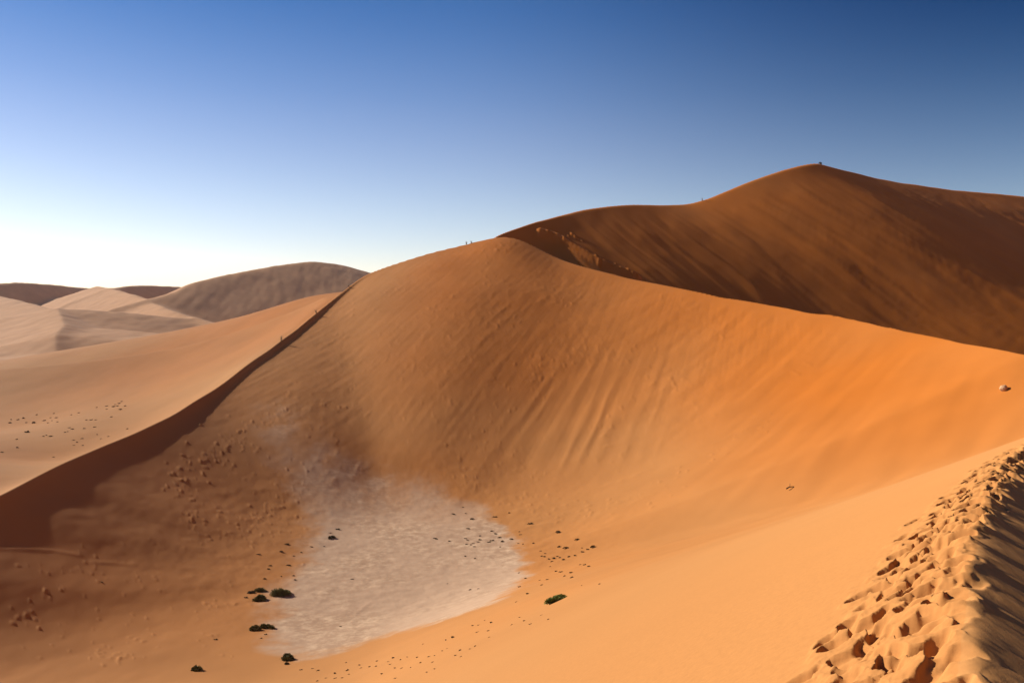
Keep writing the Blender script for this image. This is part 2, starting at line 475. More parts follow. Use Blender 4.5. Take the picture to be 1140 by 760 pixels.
def detail(x, y, z0):
    """relief smaller than the dunes themselves"""
    r = np.hypot(x, y)
    rho, phi, rr, zr = bowl_parts(x, y)
    d = rho - rr
    ins = sstep(1.5, 9, -d)
    dz = 0.16 * fbm(x / 22, y / 22, 3, 3) * sstep(25, 80, r) * sstep(0, 12, np.abs(d))
    dz += (0.8 - .55 * sstep(380, 460, r) * (x > -20)) * fbm(x / 95, y / 95, 2, 8) * sstep(120, 300, r) * sstep(0, 30, np.abs(d))
    far = sstep(620, 760, r) * (1 - ((x > 40) & (r < 1100)))
    dz += far * (1.3 * fbm(x / 90, y / 190, 3, 13) + .5 * gnoise(x / 14, y / 40, 15))
    # --- slopes of the bowl: crusted skin, avalanche flutes, folds
    head = ins * sstep(150, 215, y) * (1 - sstep(60, 95, x))
    skin = fbm(x / 2.6, y / 4.2, 3, 21)
    patch = sstep(-.25, .55, gnoise(x / 28, y / 40, 23))
    dz += head * .055 * skin * (.35 + .65 * patch)
    rough = np.clip(gnoise(x / 1.9, y / 3.0, 25) - .28, 0, 1)
    dz += head * .30 * rough * sstep(.0, .6, gnoise(x / 17, y / 26, 27))
    u = (x - FLUTE_A[0]) * FLUTE_DIR[1] - (y - FLUTE_A[1]) * FLUTE_DIR[0]
    v = (x - FLUTE_A[0]) * FLUTE_DIR[0] + (y - FLUTE_A[1]) * FLUTE_DIR[1]
    L = np.hypot(*(FLUTE_B - FLUTE_A))
    warp = u + 3.2 * gnoise(u / 13, v / 55, 31) + .8 * gnoise(u / 4, v / 22, 32)
    fl = np.sin(2 * math.pi * warp / 5.2)
    fl = np.where(fl > 0, fl, fl * .6)
    m = sstep(-.25 * L, .25 * L, v) * (1 - sstep(.92 * L, 1.12 * L, v)) * np.exp(-((u - 2) / 21.0) ** 4) * (.45 + .55 * sstep(-.5, .5, gnoise(u / 9, v / 30, 34)))
    dz += ins * .125 * fl * m
    streak = gnoise(u / 2.4, v / 26, 35) + .6 * gnoise(u / 1.1, v / 14, 36)
    dz += ins * sstep(170, 230, y) * .05 * streak
    # softer swells and blown patches low on the left of the bowl
    lf = ins * sstep(-25, -45, x) * sstep(60, 85, y) * (1 - sstep(255, 275, y)) if False else ins * (1 - sstep(-48, -28, x)) * sstep(60, 85, y) * (1 - sstep(235, 265, y))
    dz += lf * (.05 * gnoise(x / 14, y / 20, 41) + .04 * fbm(x / 3.2, y / 4.5, 2, 42))
    # wind streaks on the right-hand wall
    rt = ins * sstep(20, 60, x)
    dz += rt * .22 * fbm((x * .7 + y * .7) / 30, (x * .7 - y * .7) / 7, 2, 44) * sstep(60, 110, r)
    # --- avalanche streaks down the shaded face of the tall dune
    tall = (d > 0) & (x > -20) & (r > 200) & (r < 1100)
    if np.any(tall):
        s_, n_, _ = TALL.coords(x[tall], y[tall])
        w = s_ + 5 * gnoise(s_ / 40, n_ / 90, 46)
        st = gnoise(w / 4.5, n_ / 70, 47) + .7 * gnoise(w / 11, n_ / 120, 48) + .5 * gnoise(w / 2.0, n_ / 30, 49)
        dz[tall] += sstep(2, 25, n_) * .17 * st + .8 * np.clip(gnoise(w / 16, n_ / 45, 50), 0, 1) * sstep(5, 40, n_)
    # little spur along the hollow behind the crest
    b = np.nonzero((d > .4) & (np.abs(x - 20) < 60) & (y > 290) & (y < 420))[0]
    if len(b):
        sd = seg_dist(x[b], y[b], SPUR)
        dz[b] += np.clip(3.4 - 1.0 * sd, 0, 2.2) * sstep(.4, 3, d[b])
    for line in FOLDS:
        lo = line.min(0) - 5; hi = line.max(0) + 5
        b = np.nonzero((x > lo[0]) & (x < hi[0]) & (y > lo[1]) & (y < hi[1]))[0]
        sd = seg_dist(x[b] + .7 * gnoise(x[b] / 3, y[b] / 3, 53), y[b] + .7 * gnoise(x[b] / 3, y[b] / 3, 54), line)
        dz[b] += .11 * np.exp(-(sd / 1.0) ** 2) * (.5 + .5 * gnoise(x[b] / 2.2, y[b] / 2.2, 55))
    for line in TRACK + SCARP:
        lo = line.min(0) - 3; hi = line.max(0) + 3
        b = np.nonzero((x > lo[0]) & (x < hi[0]) & (y > lo[1]) & (y < hi[1]))[0]
        sd = seg_dist(x[b], y[b], line)
        dz[b] += .07 * np.exp(-(sd / .40) ** 2)
    # crusted clay floor
    pn = (1 - sstep(28, 62, rho)) * ins
    dz += pn * (.05 * fbm(x / 2.2, y / 2.2, 3, 57) + .09 * np.clip(fbm(x / 5.5, y / 5.5, 2, 58), 0, 1))
    return dz


def height(x, y):
    z = base_height(x, y)
    return z + detail(x, y, z)


# ---------------------------------------------------------------- clods ------
def clod_field():
    """lumps of crusted sand: (x, y, radius, height)"""
    out = []
    def put(px, py, r0, r1, flat=.55, dmin=30):
        q = solve(px, py, dmin=dmin)
        if q is not None:
            a = random.uniform(r0, r1); out.append((q[0], q[1], a, a * flat * random.uniform(.45, 1.05)))
    for _ in range(120):                       # the dark rough band at the foot of the slip face
        t = random.random(); c = random.gauss(0, 7)
        put(322 - 125 * t + c * .4 + random.gauss(0, 5), 452 + 78 * t + c, .14, .40)
    for _ in range(150):
        put(random.uniform(205, 345), random.gauss(545, 42), .15, .38)
    for cx, cy, n in ((292, 578, 18), (285, 590, 14), (300, 566, 12), (200, 540, 16), (212, 575, 10), (250, 595, 12), (268, 575, 10), (205, 553, 12), (115, 728, 16), (128, 733, 9), (82, 635, 10), (110, 642, 8),
                      (215, 593, 10), (60, 655, 8), (165, 640, 8), (250, 675, 14), (235, 680, 8), (150, 715, 6), (25, 690, 6), (240, 712, 7)):
        for _ in range(n):
            put(random.gauss(cx, 9), random.gauss(cy, 4), .10, .32)
    for _ in range(120):
        put(random.uniform(10, 260), random.uniform(600, 735), .1, .24)
    for line, n, w in (([(500, 520), (560, 556), (640, 572), (715, 556), (800, 500), (860, 465)], 130, 7), ([(395, 322), (400, 380), (385, 440), (350, 480)], 70, 16),
                       ([(560, 430), (540, 500), (600, 545)], 60, 14), ([(440, 345), (500, 420), (470, 480)], 70, 26), ([(655, 316), (620, 370), (590, 440)], 50, 18)):
        for _ in range(n):
            k = random.uniform(0, len(line) - 1.001); i = int(k); f = k - i
            put(line[i][0] * (1 - f) + line[i + 1][0] * f + random.gauss(0, w), line[i][1] * (1 - f) + line[i + 1][1] * f + random.gauss(0, w), .18, .48, .4, 100)
    for px, py, a in ((637, 261, 1.7), (641, 264, 1.3), (633, 263, 1.0), (620, 268, 1.3), (628, 271, 1.0), (648, 268, 1.0), (664, 291, 1.3), (669, 291, 1.1), (667, 296, 1.3), (673, 296, .9), (686, 298, 1.1), (700, 306, 1.1),
                      (705, 309, 1.1), (692, 303, .9), (655, 283, .9), (610, 262, .9), (679, 299, .8)):
        put(px, py, a * .75, a * 1.0, .95, 335)
    return out


CLODS = clod_field()


# ------------------------------------------------------------ terrain mesh ---
def build_terrain():
    th_f = np.radians(np.arange(-45.5, 45.5, 0.064))
    th_c = np.radians(np.arange(45.5, 314.5, 0.5))
    th = np.concatenate([th_f, th_c])
    r = [0.35]
    while r[-1] < 4200:
        q = r[-1]
        k = .06 if q < 1.6 else .0036 if q < 30 else .0042 if q < 110 else .0034 if q < 420 else .0045 if q < 800 else .006 if q < 2800 else .05
        r.append(q * (1 + k))
    r = np.array(r)
    X = np.outer(r, np.sin(th)); Y = np.outer(r, np.cos(th))
    nr, nt = X.shape
    x = X.ravel(); y = Y.ravel()
    z0 = base_height(x, y)
    z = z0 + detail(x, y, z0)
    # clods, stamped on their own little windows of the sheet
    Z = z.reshape(nr, nt)
    nf = len(th_f); step = math.radians(.064)
    for cx, cy, a, h in CLODS:
        rc = math.hypot(cx, cy); tc = math.atan2(cx, cy)
        i0, i1 = np.searchsorted(r, [rc - 2.2 * a, rc + 2.2 * a])
        j0 = max(0, int((tc - 2.2 * a / rc - th_f[0]) / step)); j1 = min(nf, int((tc + 2.2 * a / rc - th_f[0]) / step) + 2)
        if i1 <= i0 or j1 <= j0: continue
        gx = X[i0:i1, j0:j1] - cx; gy = Y[i0:i1, j0:j1] - cy
        ang = np.arctan2(gy, gx); ph = cx * 7.1 + cy * 3.3
        q = np.hypot(gx, gy) / (a * (1 + .22 * np.sin(2 * ang + ph) + .14 * np.sin(3 * ang + 2 * ph)))
        Z[i0:i1, j0:j1] += h * np.exp(-q ** 2.6)
    z = Z.ravel()
    near = np.nonzero((np.hypot(x, y) < 48))[0]
    tr = trample(x[near], y[near])
    z[near] += tr
    # face list (wraps round)
    i = np.arange(nr - 1)[:, None]; j = np.arange(nt)[None, :]
    j2 = (j + 1) % nt
    quads = np.stack([i * nt + j + 0 * j2, (i + 1) * nt + j + 0 * j2, (i + 1) * nt + j2, i * nt + j2], -1).reshape(-1, 4)[:, ::-1]
    co = np.stack([x, y, z], 1)
    # smooth normals over the whole sheet, so that the pieces join without a seam
    a = co[quads[:, 2]] - co[quads[:, 0]]; b = co[quads[:, 3]] - co[quads[:, 1]]
    fn = np.cross(a, b)
    vn = np.zeros_like(co)
    for k in range(4):
        for c in range(3):
            vn[:, c] += np.bincount(quads[:, k], fn[:, c], len(co))
    vn /= np.maximum(np.linalg.norm(vn, axis=1, keepdims=True), 1e-20)
    # attributes
    pan = np.zeros(len(co)); reg = np.nonzero((np.abs(x - CX) < 90) & (np.abs(y - CY) < 140))[0]
    sd = poly_sd(x[reg], y[reg], PAN) + 2.4 * fbm(x[reg] / 8, y[reg] / 8, 5, 71, .6)
    ed = 2.0 + 3.5 * sstep(155, 200, y[reg]) + 2.0 * sstep(-25, -45, x[reg])
    pan[reg] = sstep(-ed, ed, sd)
    up = sstep(150, 205, y[reg])                              # broken crusts of clay up the foot of the head wall
    brk = np.clip(.5 + 1.5 * fbm(x[reg] / 6, y[reg] / 9, 4, 79), 0, 1)
    pan[reg] *= (1 - up) + up * (.10 + .42 * brk)
    rho, phi, rr, zr = bowl_parts(x, y); d = rho - rr; rad = np.hypot(x, y)
    ins = d <= 0
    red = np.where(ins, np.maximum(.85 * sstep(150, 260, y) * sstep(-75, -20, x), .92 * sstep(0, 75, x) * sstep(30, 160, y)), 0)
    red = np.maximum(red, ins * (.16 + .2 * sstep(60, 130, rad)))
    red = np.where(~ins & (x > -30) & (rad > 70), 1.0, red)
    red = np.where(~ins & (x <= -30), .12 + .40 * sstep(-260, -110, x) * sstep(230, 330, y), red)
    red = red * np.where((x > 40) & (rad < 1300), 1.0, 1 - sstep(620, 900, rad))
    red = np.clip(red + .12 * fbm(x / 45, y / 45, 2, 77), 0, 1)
    # which piece a face belongs to
    fc = co[quads].mean(1)
    fx, fy = fc[:, 0], fc[:, 1]
    rho, phi, rr, zr = bowl_parts(fx, fy)
    d = rho - rr; rad = np.hypot(fx, fy); ang = np.degrees(phi); ang = np.where(ang < -90, ang + 360, ang)
    cls = np.where(d <= 0, 0, 3)
    cls = np.where((d > 0) & (ang > 108) & (ang < 262), 2, cls)
    cls = np.where(rad > 640, 4, cls)
    tall = TALL(fx, fy)
    cls = np.where((d > 0) & (np.abs(tall - fc[:, 2]) < 2.0) & (rad < 1100) & (fx > -40), 3, cls)
    cls = np.where((rad < 60) & (d > -1.3) & (fy < 60), 5, cls)
    cls = np.where((cls == 0) & (pan[quads].mean(1) > .2), 1, cls)
    return co, quads, vn, (pan, red), cls


def piece(name, co, quads, vn, pan, mat, label, cat):
    used = np.unique(quads)
    remap = np.full(len(co), -1, np.int64); remap[used] = np.arange(len(used))
    q = remap[quads]
    me = bpy.data.meshes.new(name)
    me.vertices.add(len(used)); me.vertices.foreach_set('co', co[used].astype(np.float32).ravel())
    me.loops.add(q.size); me.loops.foreach_set('vertex_index', q.astype(np.int32).ravel())
    me.polygons.add(len(q)); me.polygons.foreach_set('loop_start', np.arange(0, q.size, 4, dtype=np.int32))
    me.polygons.foreach_set('loop_total', np.full(len(q), 4, np.int32))
    me.update(calc_edges=True)
    me.polygons.foreach_set('use_smooth', np.ones(len(q), bool))
    at = me.attributes.new('pan', 'FLOAT', 'POINT'); at.data.foreach_set('value', pan[0][used].astype(np.float32))
    at = me.attributes.new('red', 'FLOAT', 'POINT'); at.data.foreach_set('value', pan[1][used].astype(np.float32))
    me.normals_split_custom_set_from_vertices(vn[used].astype(np.float32))
    me.materials.append(mat)
    o = bpy.data.objects.new(name, me); col.objects.link(o)
    o['kind'] = 'structure'; o['label'] = label; o['category'] = cat
    return o


# -------------------------------------------------------------- materials ----
def nt_new(name):
    m = bpy.data.materials.new(name); m.use_nodes = True
    nt = m.node_tree
    for n in list(nt.nodes): nt.nodes.remove(n)
    return m, nt


def N(nt, t, **kw):
    n = nt.nodes.new(t)
    for k, v in kw.items():
        if k in n.inputs: n.inputs[k].default_value = v
        else: setattr(n, k, v)
    return n


def sand_material():
    m, nt = nt_new('sand'); L = nt.links.new
    out = N(nt, 'ShaderNodeOutputMaterial')
    bs = N(nt, 'ShaderNodeBsdfPrincipled', Roughness=.92)
    bs.inputs['Specular IOR Level'].default_value = .12
    if 'Diffuse Roughness' in bs.inputs: bs.inputs['Diffuse Roughness'].default_value = .5
    geo = N(nt, 'ShaderNodeNewGeometry')
    mp = N(nt, 'ShaderNodeMapping'); mp.inputs['Scale'].default_value = (.03, .03, .03); L(geo.outputs['Position'], mp.inputs['Vector'])
    n1 = N(nt, 'ShaderNodeTexNoise', Scale=1.0, Detail=8.0, Roughness=.62); L(mp.outputs[0], n1.inputs['Vector'])
    red = N(nt, 'ShaderNodeAttribute', attribute_name='red')
    base = N(nt, 'ShaderNodeMix', data_type='RGBA')
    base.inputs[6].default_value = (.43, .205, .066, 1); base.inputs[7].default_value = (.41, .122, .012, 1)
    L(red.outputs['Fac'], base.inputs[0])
    r1 = N(nt, 'ShaderNodeMapRange'); r1.inputs[1].default_value = .3; r1.inputs[2].default_value = .7; r1.inputs[3].default_value = .91; r1.inputs[4].default_value = 1.09
    L(n1.outputs['Fac'], r1.inputs[0])
    n3 = N(nt, 'ShaderNodeTexNoise', Scale=14.0, Detail=3.0, Roughness=.7); L(geo.outputs['Position'], n3.inputs['Vector'])
    r3 = N(nt, 'ShaderNodeMapRange'); r3.inputs[1].default_value = .3; r3.inputs[2].default_value = .7; r3.inputs[3].default_value = .94; r3.inputs[4].default_value = 1.06
    L(n3.outputs['Fac'], r3.inputs[0])
    ml = N(nt, 'ShaderNodeMath', operation='MULTIPLY'); L(r1.outputs[0], ml.inputs[0]); L(r3.outputs[0], ml.inputs[1])
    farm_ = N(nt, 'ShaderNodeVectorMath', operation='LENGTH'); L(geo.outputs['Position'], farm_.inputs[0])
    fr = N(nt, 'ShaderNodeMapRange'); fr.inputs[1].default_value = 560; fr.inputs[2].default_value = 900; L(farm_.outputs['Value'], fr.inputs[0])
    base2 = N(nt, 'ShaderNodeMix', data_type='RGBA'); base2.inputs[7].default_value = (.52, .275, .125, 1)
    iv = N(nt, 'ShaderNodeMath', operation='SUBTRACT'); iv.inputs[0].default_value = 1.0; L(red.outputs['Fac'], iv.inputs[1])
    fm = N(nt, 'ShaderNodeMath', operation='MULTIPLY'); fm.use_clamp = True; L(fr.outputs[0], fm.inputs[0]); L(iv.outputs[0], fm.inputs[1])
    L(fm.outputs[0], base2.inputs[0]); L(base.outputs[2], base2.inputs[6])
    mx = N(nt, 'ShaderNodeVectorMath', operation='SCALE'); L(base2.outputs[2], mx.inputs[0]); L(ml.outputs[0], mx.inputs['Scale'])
    pan = N(nt, 'ShaderNodeAttribute', attribute_name='pan')
    # clay: pinkish grey crust with paler flakes
    n2 = N(nt, 'ShaderNodeTexNoise', Scale=.55, Detail=12.0, Roughness=.72); L(geo.outputs['Position'], n2.inputs['Vector'])
    cr = N(nt, 'ShaderNodeValToRGB')
    cr.color_ramp.elements[0].position = .44; cr.color_ramp.elements[0].color = (.40, .255, .155, 1)
    cr.color_ramp.elements[1].position = .66; cr.color_ramp.elements[1].color = (.62, .44, .28, 1)
    n4 = N(nt, 'ShaderNodeTexNoise', Scale=.055, Detail=3.0, Roughness=.6); L(geo.outputs['Position'], n4.inputs['Vector'])
    r4 = N(nt, 'ShaderNodeMapRange'); r4.inputs[1].default_value = .44; r4.inputs[2].default_value = .60; r4.inputs[3].default_value = .22; r4.inputs[4].default_value = 1.0
    L(n4.outputs['Fac'], r4.inputs[0])
    cr2 = N(nt, 'ShaderNodeMix', data_type='RGBA'); cr2.inputs[6].default_value = (.455, .300, .190, 1)
    L(r4.outputs[0], cr2.inputs[0]); L(n2.outputs['Fac'], cr.inputs[0]); L(cr.outputs[0], cr2.inputs[7])
    mx2 = N(nt, 'ShaderNodeMix', data_type='RGBA')
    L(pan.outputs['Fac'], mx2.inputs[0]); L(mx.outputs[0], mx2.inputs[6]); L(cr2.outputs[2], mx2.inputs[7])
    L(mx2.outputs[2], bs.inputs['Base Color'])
    mp2 = N(nt, 'ShaderNodeMapping'); mp2.inputs['Rotation'].default_value = (0, 0, .55); mp2.inputs['Scale'].default_value = (1, .22, 1); L(geo.outputs['Position'], mp2.inputs['Vector'])
    g1 = N(nt, 'ShaderNodeTexNoise', Scale=9.0, Detail=3.0, Roughness=.6); L(mp2.outputs[0], g1.inputs['Vector'])
    g2 = N(nt, 'ShaderNodeTexNoise', Scale=120.0, Detail=2.0, Roughness=.6); L(geo.outputs['Position'], g2.inputs['Vector'])
    ga = N(nt, 'ShaderNodeMath', operation='MULTIPLY_ADD'); ga.inputs[1].default_value = .35; L(g2.outputs['Fac'], ga.inputs[0]); L(g1.outputs['Fac'], ga.inputs[2])
    bp = N(nt, 'ShaderNodeBump', Strength=.35, Distance=.012); L(ga.outputs[0], bp.inputs['Height']); L(bp.outputs[0], bs.inputs['Normal'])
    L(bs.outputs[0], out.inputs['Surface'])
    return m


SAND = sand_material()


def main():
    co, quads, vn, pan, cls = build_terrain()
    names = {0: ('dune_slope', 'smooth orange dune slopes curving round the pale clay pan', 'dune'),
             1: ('clay_pan', 'pale pinkish grey cracked clay pan at the bottom of the dune bowl', 'clay pan'),
             2: ('side_dune', 'sunlit golden windward back of the dune behind the dark curved crest', 'dune'),
             3: ('tall_dune', 'tall shaded red-brown dune with a pointed summit against the sky', 'dune'),
             4: ('far_dunes', 'mauve hazy dunes and pale plain far off on the horizon', 'distant dunes'),
             5: ('trodden_crest', 'trampled dune crest in the foreground full of deep footprints', 'dune crest')}
    for k, (n, l, c) in names.items():
        q = quads[cls == k]
        if len(q): piece(n, co, q, vn, pan, SAND, l, c)


main()
from mathutils import Vector

# -------------------------------------------------- shrubs, tufts, a stone ----
def plain(name, c0, c1, scale, rough=.85):
    m, nt = nt_new(name); L = nt.links.new
    out = N(nt, 'ShaderNodeOutputMaterial'); bs = N(nt, 'ShaderNodeBsdfPrincipled', Roughness=rough)
    bs.inputs['Specular IOR Level'].default_value = .2
    tcn = N(nt, 'ShaderNodeTexCoord'); no = N(nt, 'ShaderNodeTexNoise', Scale=scale, Detail=4.0); L(tcn.outputs['Object'], no.inputs['Vector'])
    mr = N(nt, 'ShaderNodeMapRange'); mr.inputs[1].default_value = .35; mr.inputs[2].default_value = .65; L(no.outputs['Fac'], mr.inputs[0])
    mx = N(nt, 'ShaderNodeMix', data_type='RGBA'); mx.inputs[6].default_value = (*c0, 1); mx.inputs[7].default_value = (*c1, 1)
    L(mr.outputs[0], mx.inputs[0]); L(mx.outputs[2], bs.inputs['Base Color']); L(bs.outputs[0], out.inputs['Surface'])
    return m


GREEN = plain('shrub_green', (.080, .082, .028), (.165, .160, .060), 2.0)
LIGHT = plain('mound_green', (.13, .165, .035), (.23, .26, .07), 1.6)
DARK = plain('dry_shrub', (.045, .034, .016), (.10, .075, .034), 3.0)
TWIG = plain('twig', (.10, .065, .035), (.16, .11, .06), 5.0)
STRAW = plain('dry_grass', (.11, .075, .035), (.19, .14, .07), 4.0)
STONE = plain('pale_stone', (.36, .20, .10), (.48, .30, .17), 9.0)


def mesh(name, v, f, mat):
    me = bpy.data.meshes.new(name); me.from_pydata(v, [], f); me.update(); me.materials.append(mat)
    return me


def foliage_mesh(name, n, sx, sy, sz, leaf, mat, seed, clumps=7, low=0.0):
    """many small leaf blades in uneven clumps over a dome"""
    R = random.Random(seed); v = []; f = []
    cl = []
    for _ in range(clumps):
        a = R.uniform(0, 2 * math.pi); q = math.sqrt(R.random()) * .72
        cl.append((q * math.cos(a), q * math.sin(a), R.uniform(.30, .55), R.uniform(.55, 1.0)))
    for _ in range(n):
        cx, cy, cr, ch = R.choice(cl)
        while True:
            a, b, c = R.uniform(-1, 1), R.uniform(-1, 1), R.uniform(0, 1)
            if a * a + b * b + c * c < 1: break
        x, y = cx + a * cr, cy + b * cr
        z = (low + c * ch * max(.15, 1 - .75 * (cx * cx + cy * cy)))
        p = Vector((x * sx, y * sy, z * sz))
        d = Vector((a + R.gauss(0, .5), b + R.gauss(0, .5), c + R.gauss(.3, .5))).normalized()
        t = d.cross(Vector((R.gauss(0, 1), R.gauss(0, 1), R.gauss(0, 1)))).normalized()
        l = leaf * R.uniform(.6, 1.4); w_ = l * R.uniform(.28, .5)
        k = len(v)
        v += [tuple(p - t * w_ * .5), tuple(p + d * l * .5 - t * w_ * .6), tuple(p + d * l), tuple(p + d * l * .45 + t * w_ * .6)]
        f.append((k, k + 1, k + 2, k + 3))
    return mesh(name, v, f, mat)


def tube(v, f, pts, r0, r1, sides=5):
    k0 = len(v)
    for i, p in enumerate(pts):
        p = Vector(p); d = (Vector(pts[min(i + 1, len(pts) - 1)]) - Vector(pts[max(i - 1, 0)])).normalized()
        a = d.orthogonal().normalized(); b = d.cross(a); r = r0 + (r1 - r0) * i / (len(pts) - 1)
        for s_ in range(sides):
            q = 2 * math.pi * s_ / sides
            v.append(tuple(p + (a * math.cos(q) + b * math.sin(q)) * r))
    for i in range(len(pts) - 1):
        for s_ in range(sides):
            f.append((k0 + i * sides + s_, k0 + i * sides + (s_ + 1) % sides, k0 + (i + 1) * sides + (s_ + 1) % sides, k0 + (i + 1) * sides + s_))


def branches_mesh(name, n, sx, sy, sz, mat, seed, r=.035):
    R = random.Random(seed); v = []; f = []
    for _ in range(n):
        a = R.uniform(0, 2 * math.pi); q = R.uniform(.4, .95)
        tip = Vector((q * math.cos(a) * sx, q * math.sin(a) * sy, R.uniform(.45, .9) * sz * (1.1 - .6 * q)))
        st = Vector((R.gauss(0, .06) * sx, R.gauss(0, .06) * sy, -.15 * sz))
        mid = st.lerp(tip, .5) + Vector((R.gauss(0, .08) * sx, R.gauss(0, .08) * sy, .18 * sz))
        tube(v, f, [st, mid, tip], r, r * .3)
    return mesh(name, v, f, mat)


def blades_mesh(name, n, h, spread, mat, seed, w0=.05):
    R = random.Random(seed); v = []; f = []
    for _ in range(n):
        a = R.uniform(0, 2 * math.pi); bx, by = R.gauss(0, .12), R.gauss(0, .12)
        l = h * R.uniform(.55, 1.1); lean = R.uniform(.1, spread)
        pts = [(bx, by, -.1), (bx + math.cos(a) * lean * l * .35, by + math.sin(a) * lean * l * .35, l * .6), (bx + math.cos(a) * lean * l, by + math.sin(a) * lean * l, l)]
        tube(v, f, pts, w0, w0 * .2, 3)
    return mesh(name, v, f, mat)


def link(name, me, parent=None):
    o = bpy.data.objects.new(name, me); col.objects.link(o)
    if parent: o.parent = parent
    return o


def tag(o, label, cat, group=None):
    o['label'] = label; o['category'] = cat
    if group: o['group'] = group
    return o


def ground(px, py, dmin=25):
    q = solve(px, py, dmin=dmin)
    if q is None: return None
    x, y = float(q[0]), float(q[1])
    z = float(height(np.array([x]), np.array([y]))[0])
    return Vector((x, y, z))


def shrub(px, py, wpx, h, label, seed, mat=GREEN, group=None, long=1.0, rot=0.0, n=2400, leaf=.20, clumps=7):
    """a desert shrub wpx photo pixels wide: foliage over woody branches"""
    p = ground(px, py)
    half = .56 * wpx * p.y / FPX; h *= .70
    e = bpy.data.objects.new('desert_shrub', None); col.objects.link(e); e.empty_display_size = .5
    e.location = p - Vector((0, 0, .04)); e.rotation_euler = (0, 0, rot)
    tag(e, label, 'shrub', group)
    link('foliage', foliage_mesh('foliage', n, half, half / long, h, leaf, mat, seed, clumps), e)
    link('branches', branches_mesh('branches', 26, half, half / long, h, TWIG, seed + 1), e)
    return e


shrub(311.5, 662.5, 21, 2.0, 'largest rounded green shrub, right one of the clump at the pan\'s left edge', 1, long=1.25, n=4200, clumps=9)
shrub(290.0, 667.0, 17, 1.35, 'wide dark green shrub lying in front on the left of the largest shrub', 3, long=1.6, n=3000)
shrub(289.5, 656.8, 12, .9, 'small flat shrub behind the wide dark shrub, at the back of the clump', 5, long=1.6, n=1500, leaf=.17)
shrub(280.0, 659.0, 8.5, .6, 'little low shrub at the far left end of the shrub clump', 7, mat=DARK, long=1.6, n=800, leaf=.15)
shrub(284.0, 701.0, 11.5, 1.0, 'left, darker shrub of the pair on orange sand below the clump', 9, long=1.5, n=1700)
shrub(297.0, 698.8, 14.5, 1.05, 'right, longer shrub of the pair on orange sand below the clump', 11, long=1.9, n=2200, rot=-.25)
shrub(319.0, 734.0, 16, 1.25, 'single green shrub by itself at the bottom tip of the pale pan', 13, long=1.5, n=2600)
shrub(319.2, 738.8, 6, .4, 'tiny dark shrub just in front of the single shrub at the pan\'s bottom tip', 15, mat=DARK, n=500, leaf=.13)
shrub(219.8, 746.0, 10.5, .85, 'lone dark green shrub on smooth sand near the bottom edge, away from the pan', 17, long=1.6, n=1500, rot=-.2)
shrub(369.0, 599.2, 7.5, .85, 'dark shrub on the pan\'s upper left with a smaller one behind it', 19, mat=DARK, n=1000, leaf=.18)
# the long green hummock on the right
gp = ground(621, 668.5)
e = bpy.data.objects.new('desert_shrub', None); col.objects.link(e); e.location = gp - Vector((0, 0, .05)); e.rotation_euler = (0, 0, .55); e.empty_display_size = .5
tag(e, 'long bright green shrub mound on the orange sand right of the pan', 'shrub')
link('foliage', foliage_mesh('foliage', 5200, .0153 * gp.y * 1.3, .0153 * gp.y * .46, .0075 * gp.y, .16, LIGHT, 21, 12), e)
link('branches', branches_mesh('branches', 30, .0153 * gp.y, .0153 * gp.y * .35, .0055 * gp.y, TWIG, 22), e)

# scattered small dark shrubs, one object each
TUFTS = [foliage_mesh('small_shrub', 170, .5, .38, .42, .20, DARK, 100 + k, 4) for k in range(6)]


def scatter(pts, label, group, name='small_shrub', dmin=25, sink=.03):
    for (px, py, wpx) in pts:
        p = ground(px, py + .35 * wpx * .5, dmin)
        if p is None: continue
        half = .5 * wpx * p.y / FPX
        o = link(name, random.choice(TUFTS)); s_ = half / .5
        o.location = p - Vector((0, 0, sink)); o.scale = (s_ * random.uniform(.9, 1.1), s_ * random.uniform(.8, 1.0), s_ * random.uniform(.6, .85))
        o.rotation_euler = (0, 0, random.uniform(-.5, .5))
        tag(o, label, 'small shrub', group)


def one(px, py, wpx, label):
    scatter([(px, py, wpx)], label, None)


PANDOTS = [(518.5, 571, 3), (515, 564, 2.6), (520.9, 588.5, 4.2), (547.5, 590.8, 4.2), (551.7, 593.6, 4.6), (555.8, 597.4, 5), (559.6, 601.7, 4.8), (569.2, 599.1, 4.4), (547.8, 601.1, 5), (544.4, 602.8, 4.2),
           (534.3, 600.3, 4.6), (532, 602.8, 3.6), (534, 596, 3), (518, 599, 3.6), (520.3, 601, 3.2), (519, 605.4, 3), (526.8, 604.5, 3.4), (524.5, 606, 3), (528, 608, 3), (500.2, 601.9, 3), (518, 618.7, 3.4), (529, 621.6, 2.8),
           (577.7, 637, 2.8), (579.5, 594.4, 3.2), (578, 591.4, 2.8), (577, 604, 3), (582, 605, 2.6), (567, 570.7, 2.8), (557, 608, 2.6), (523.2, 655.2, 3.6), (532.6, 654.3, 3), (498, 648.8, 2.6)]
scatter(PANDOTS, 'tiny dark shrub of the loose scatter on the pan\'s right half', 'tiny shrubs scattered on the right half of the pan')
one(504.3, 571.9, 5, 'small dark shrub at the upper left of the scatter on the pale pan')
one(525.6, 577.8, 5.4, 'small blackish shrub between the two rear shrubs of the scatter on the pan')
one(550.9, 575, 5, 'small dark shrub at the scatter\'s top right, on the pan\'s rear edge')
one(484.2, 598.5, 5, 'small dark shrub alone on bare clay left of the scatter on the pan')
one(590.5, 582.6, 6, 'small dark shrub alone on orange sand just outside the right rear edge of the pan')
one(621.8, 590.8, 7.4, 'small dark shrub, highest of those on orange sand right of the pan')
one(642.3, 600, 6, 'small dark shrub, second highest of those on orange sand right of the pan')
one(660.8, 607.4, 7.4, 'longish dark shrub, rightmost of those on orange sand right of the pan')
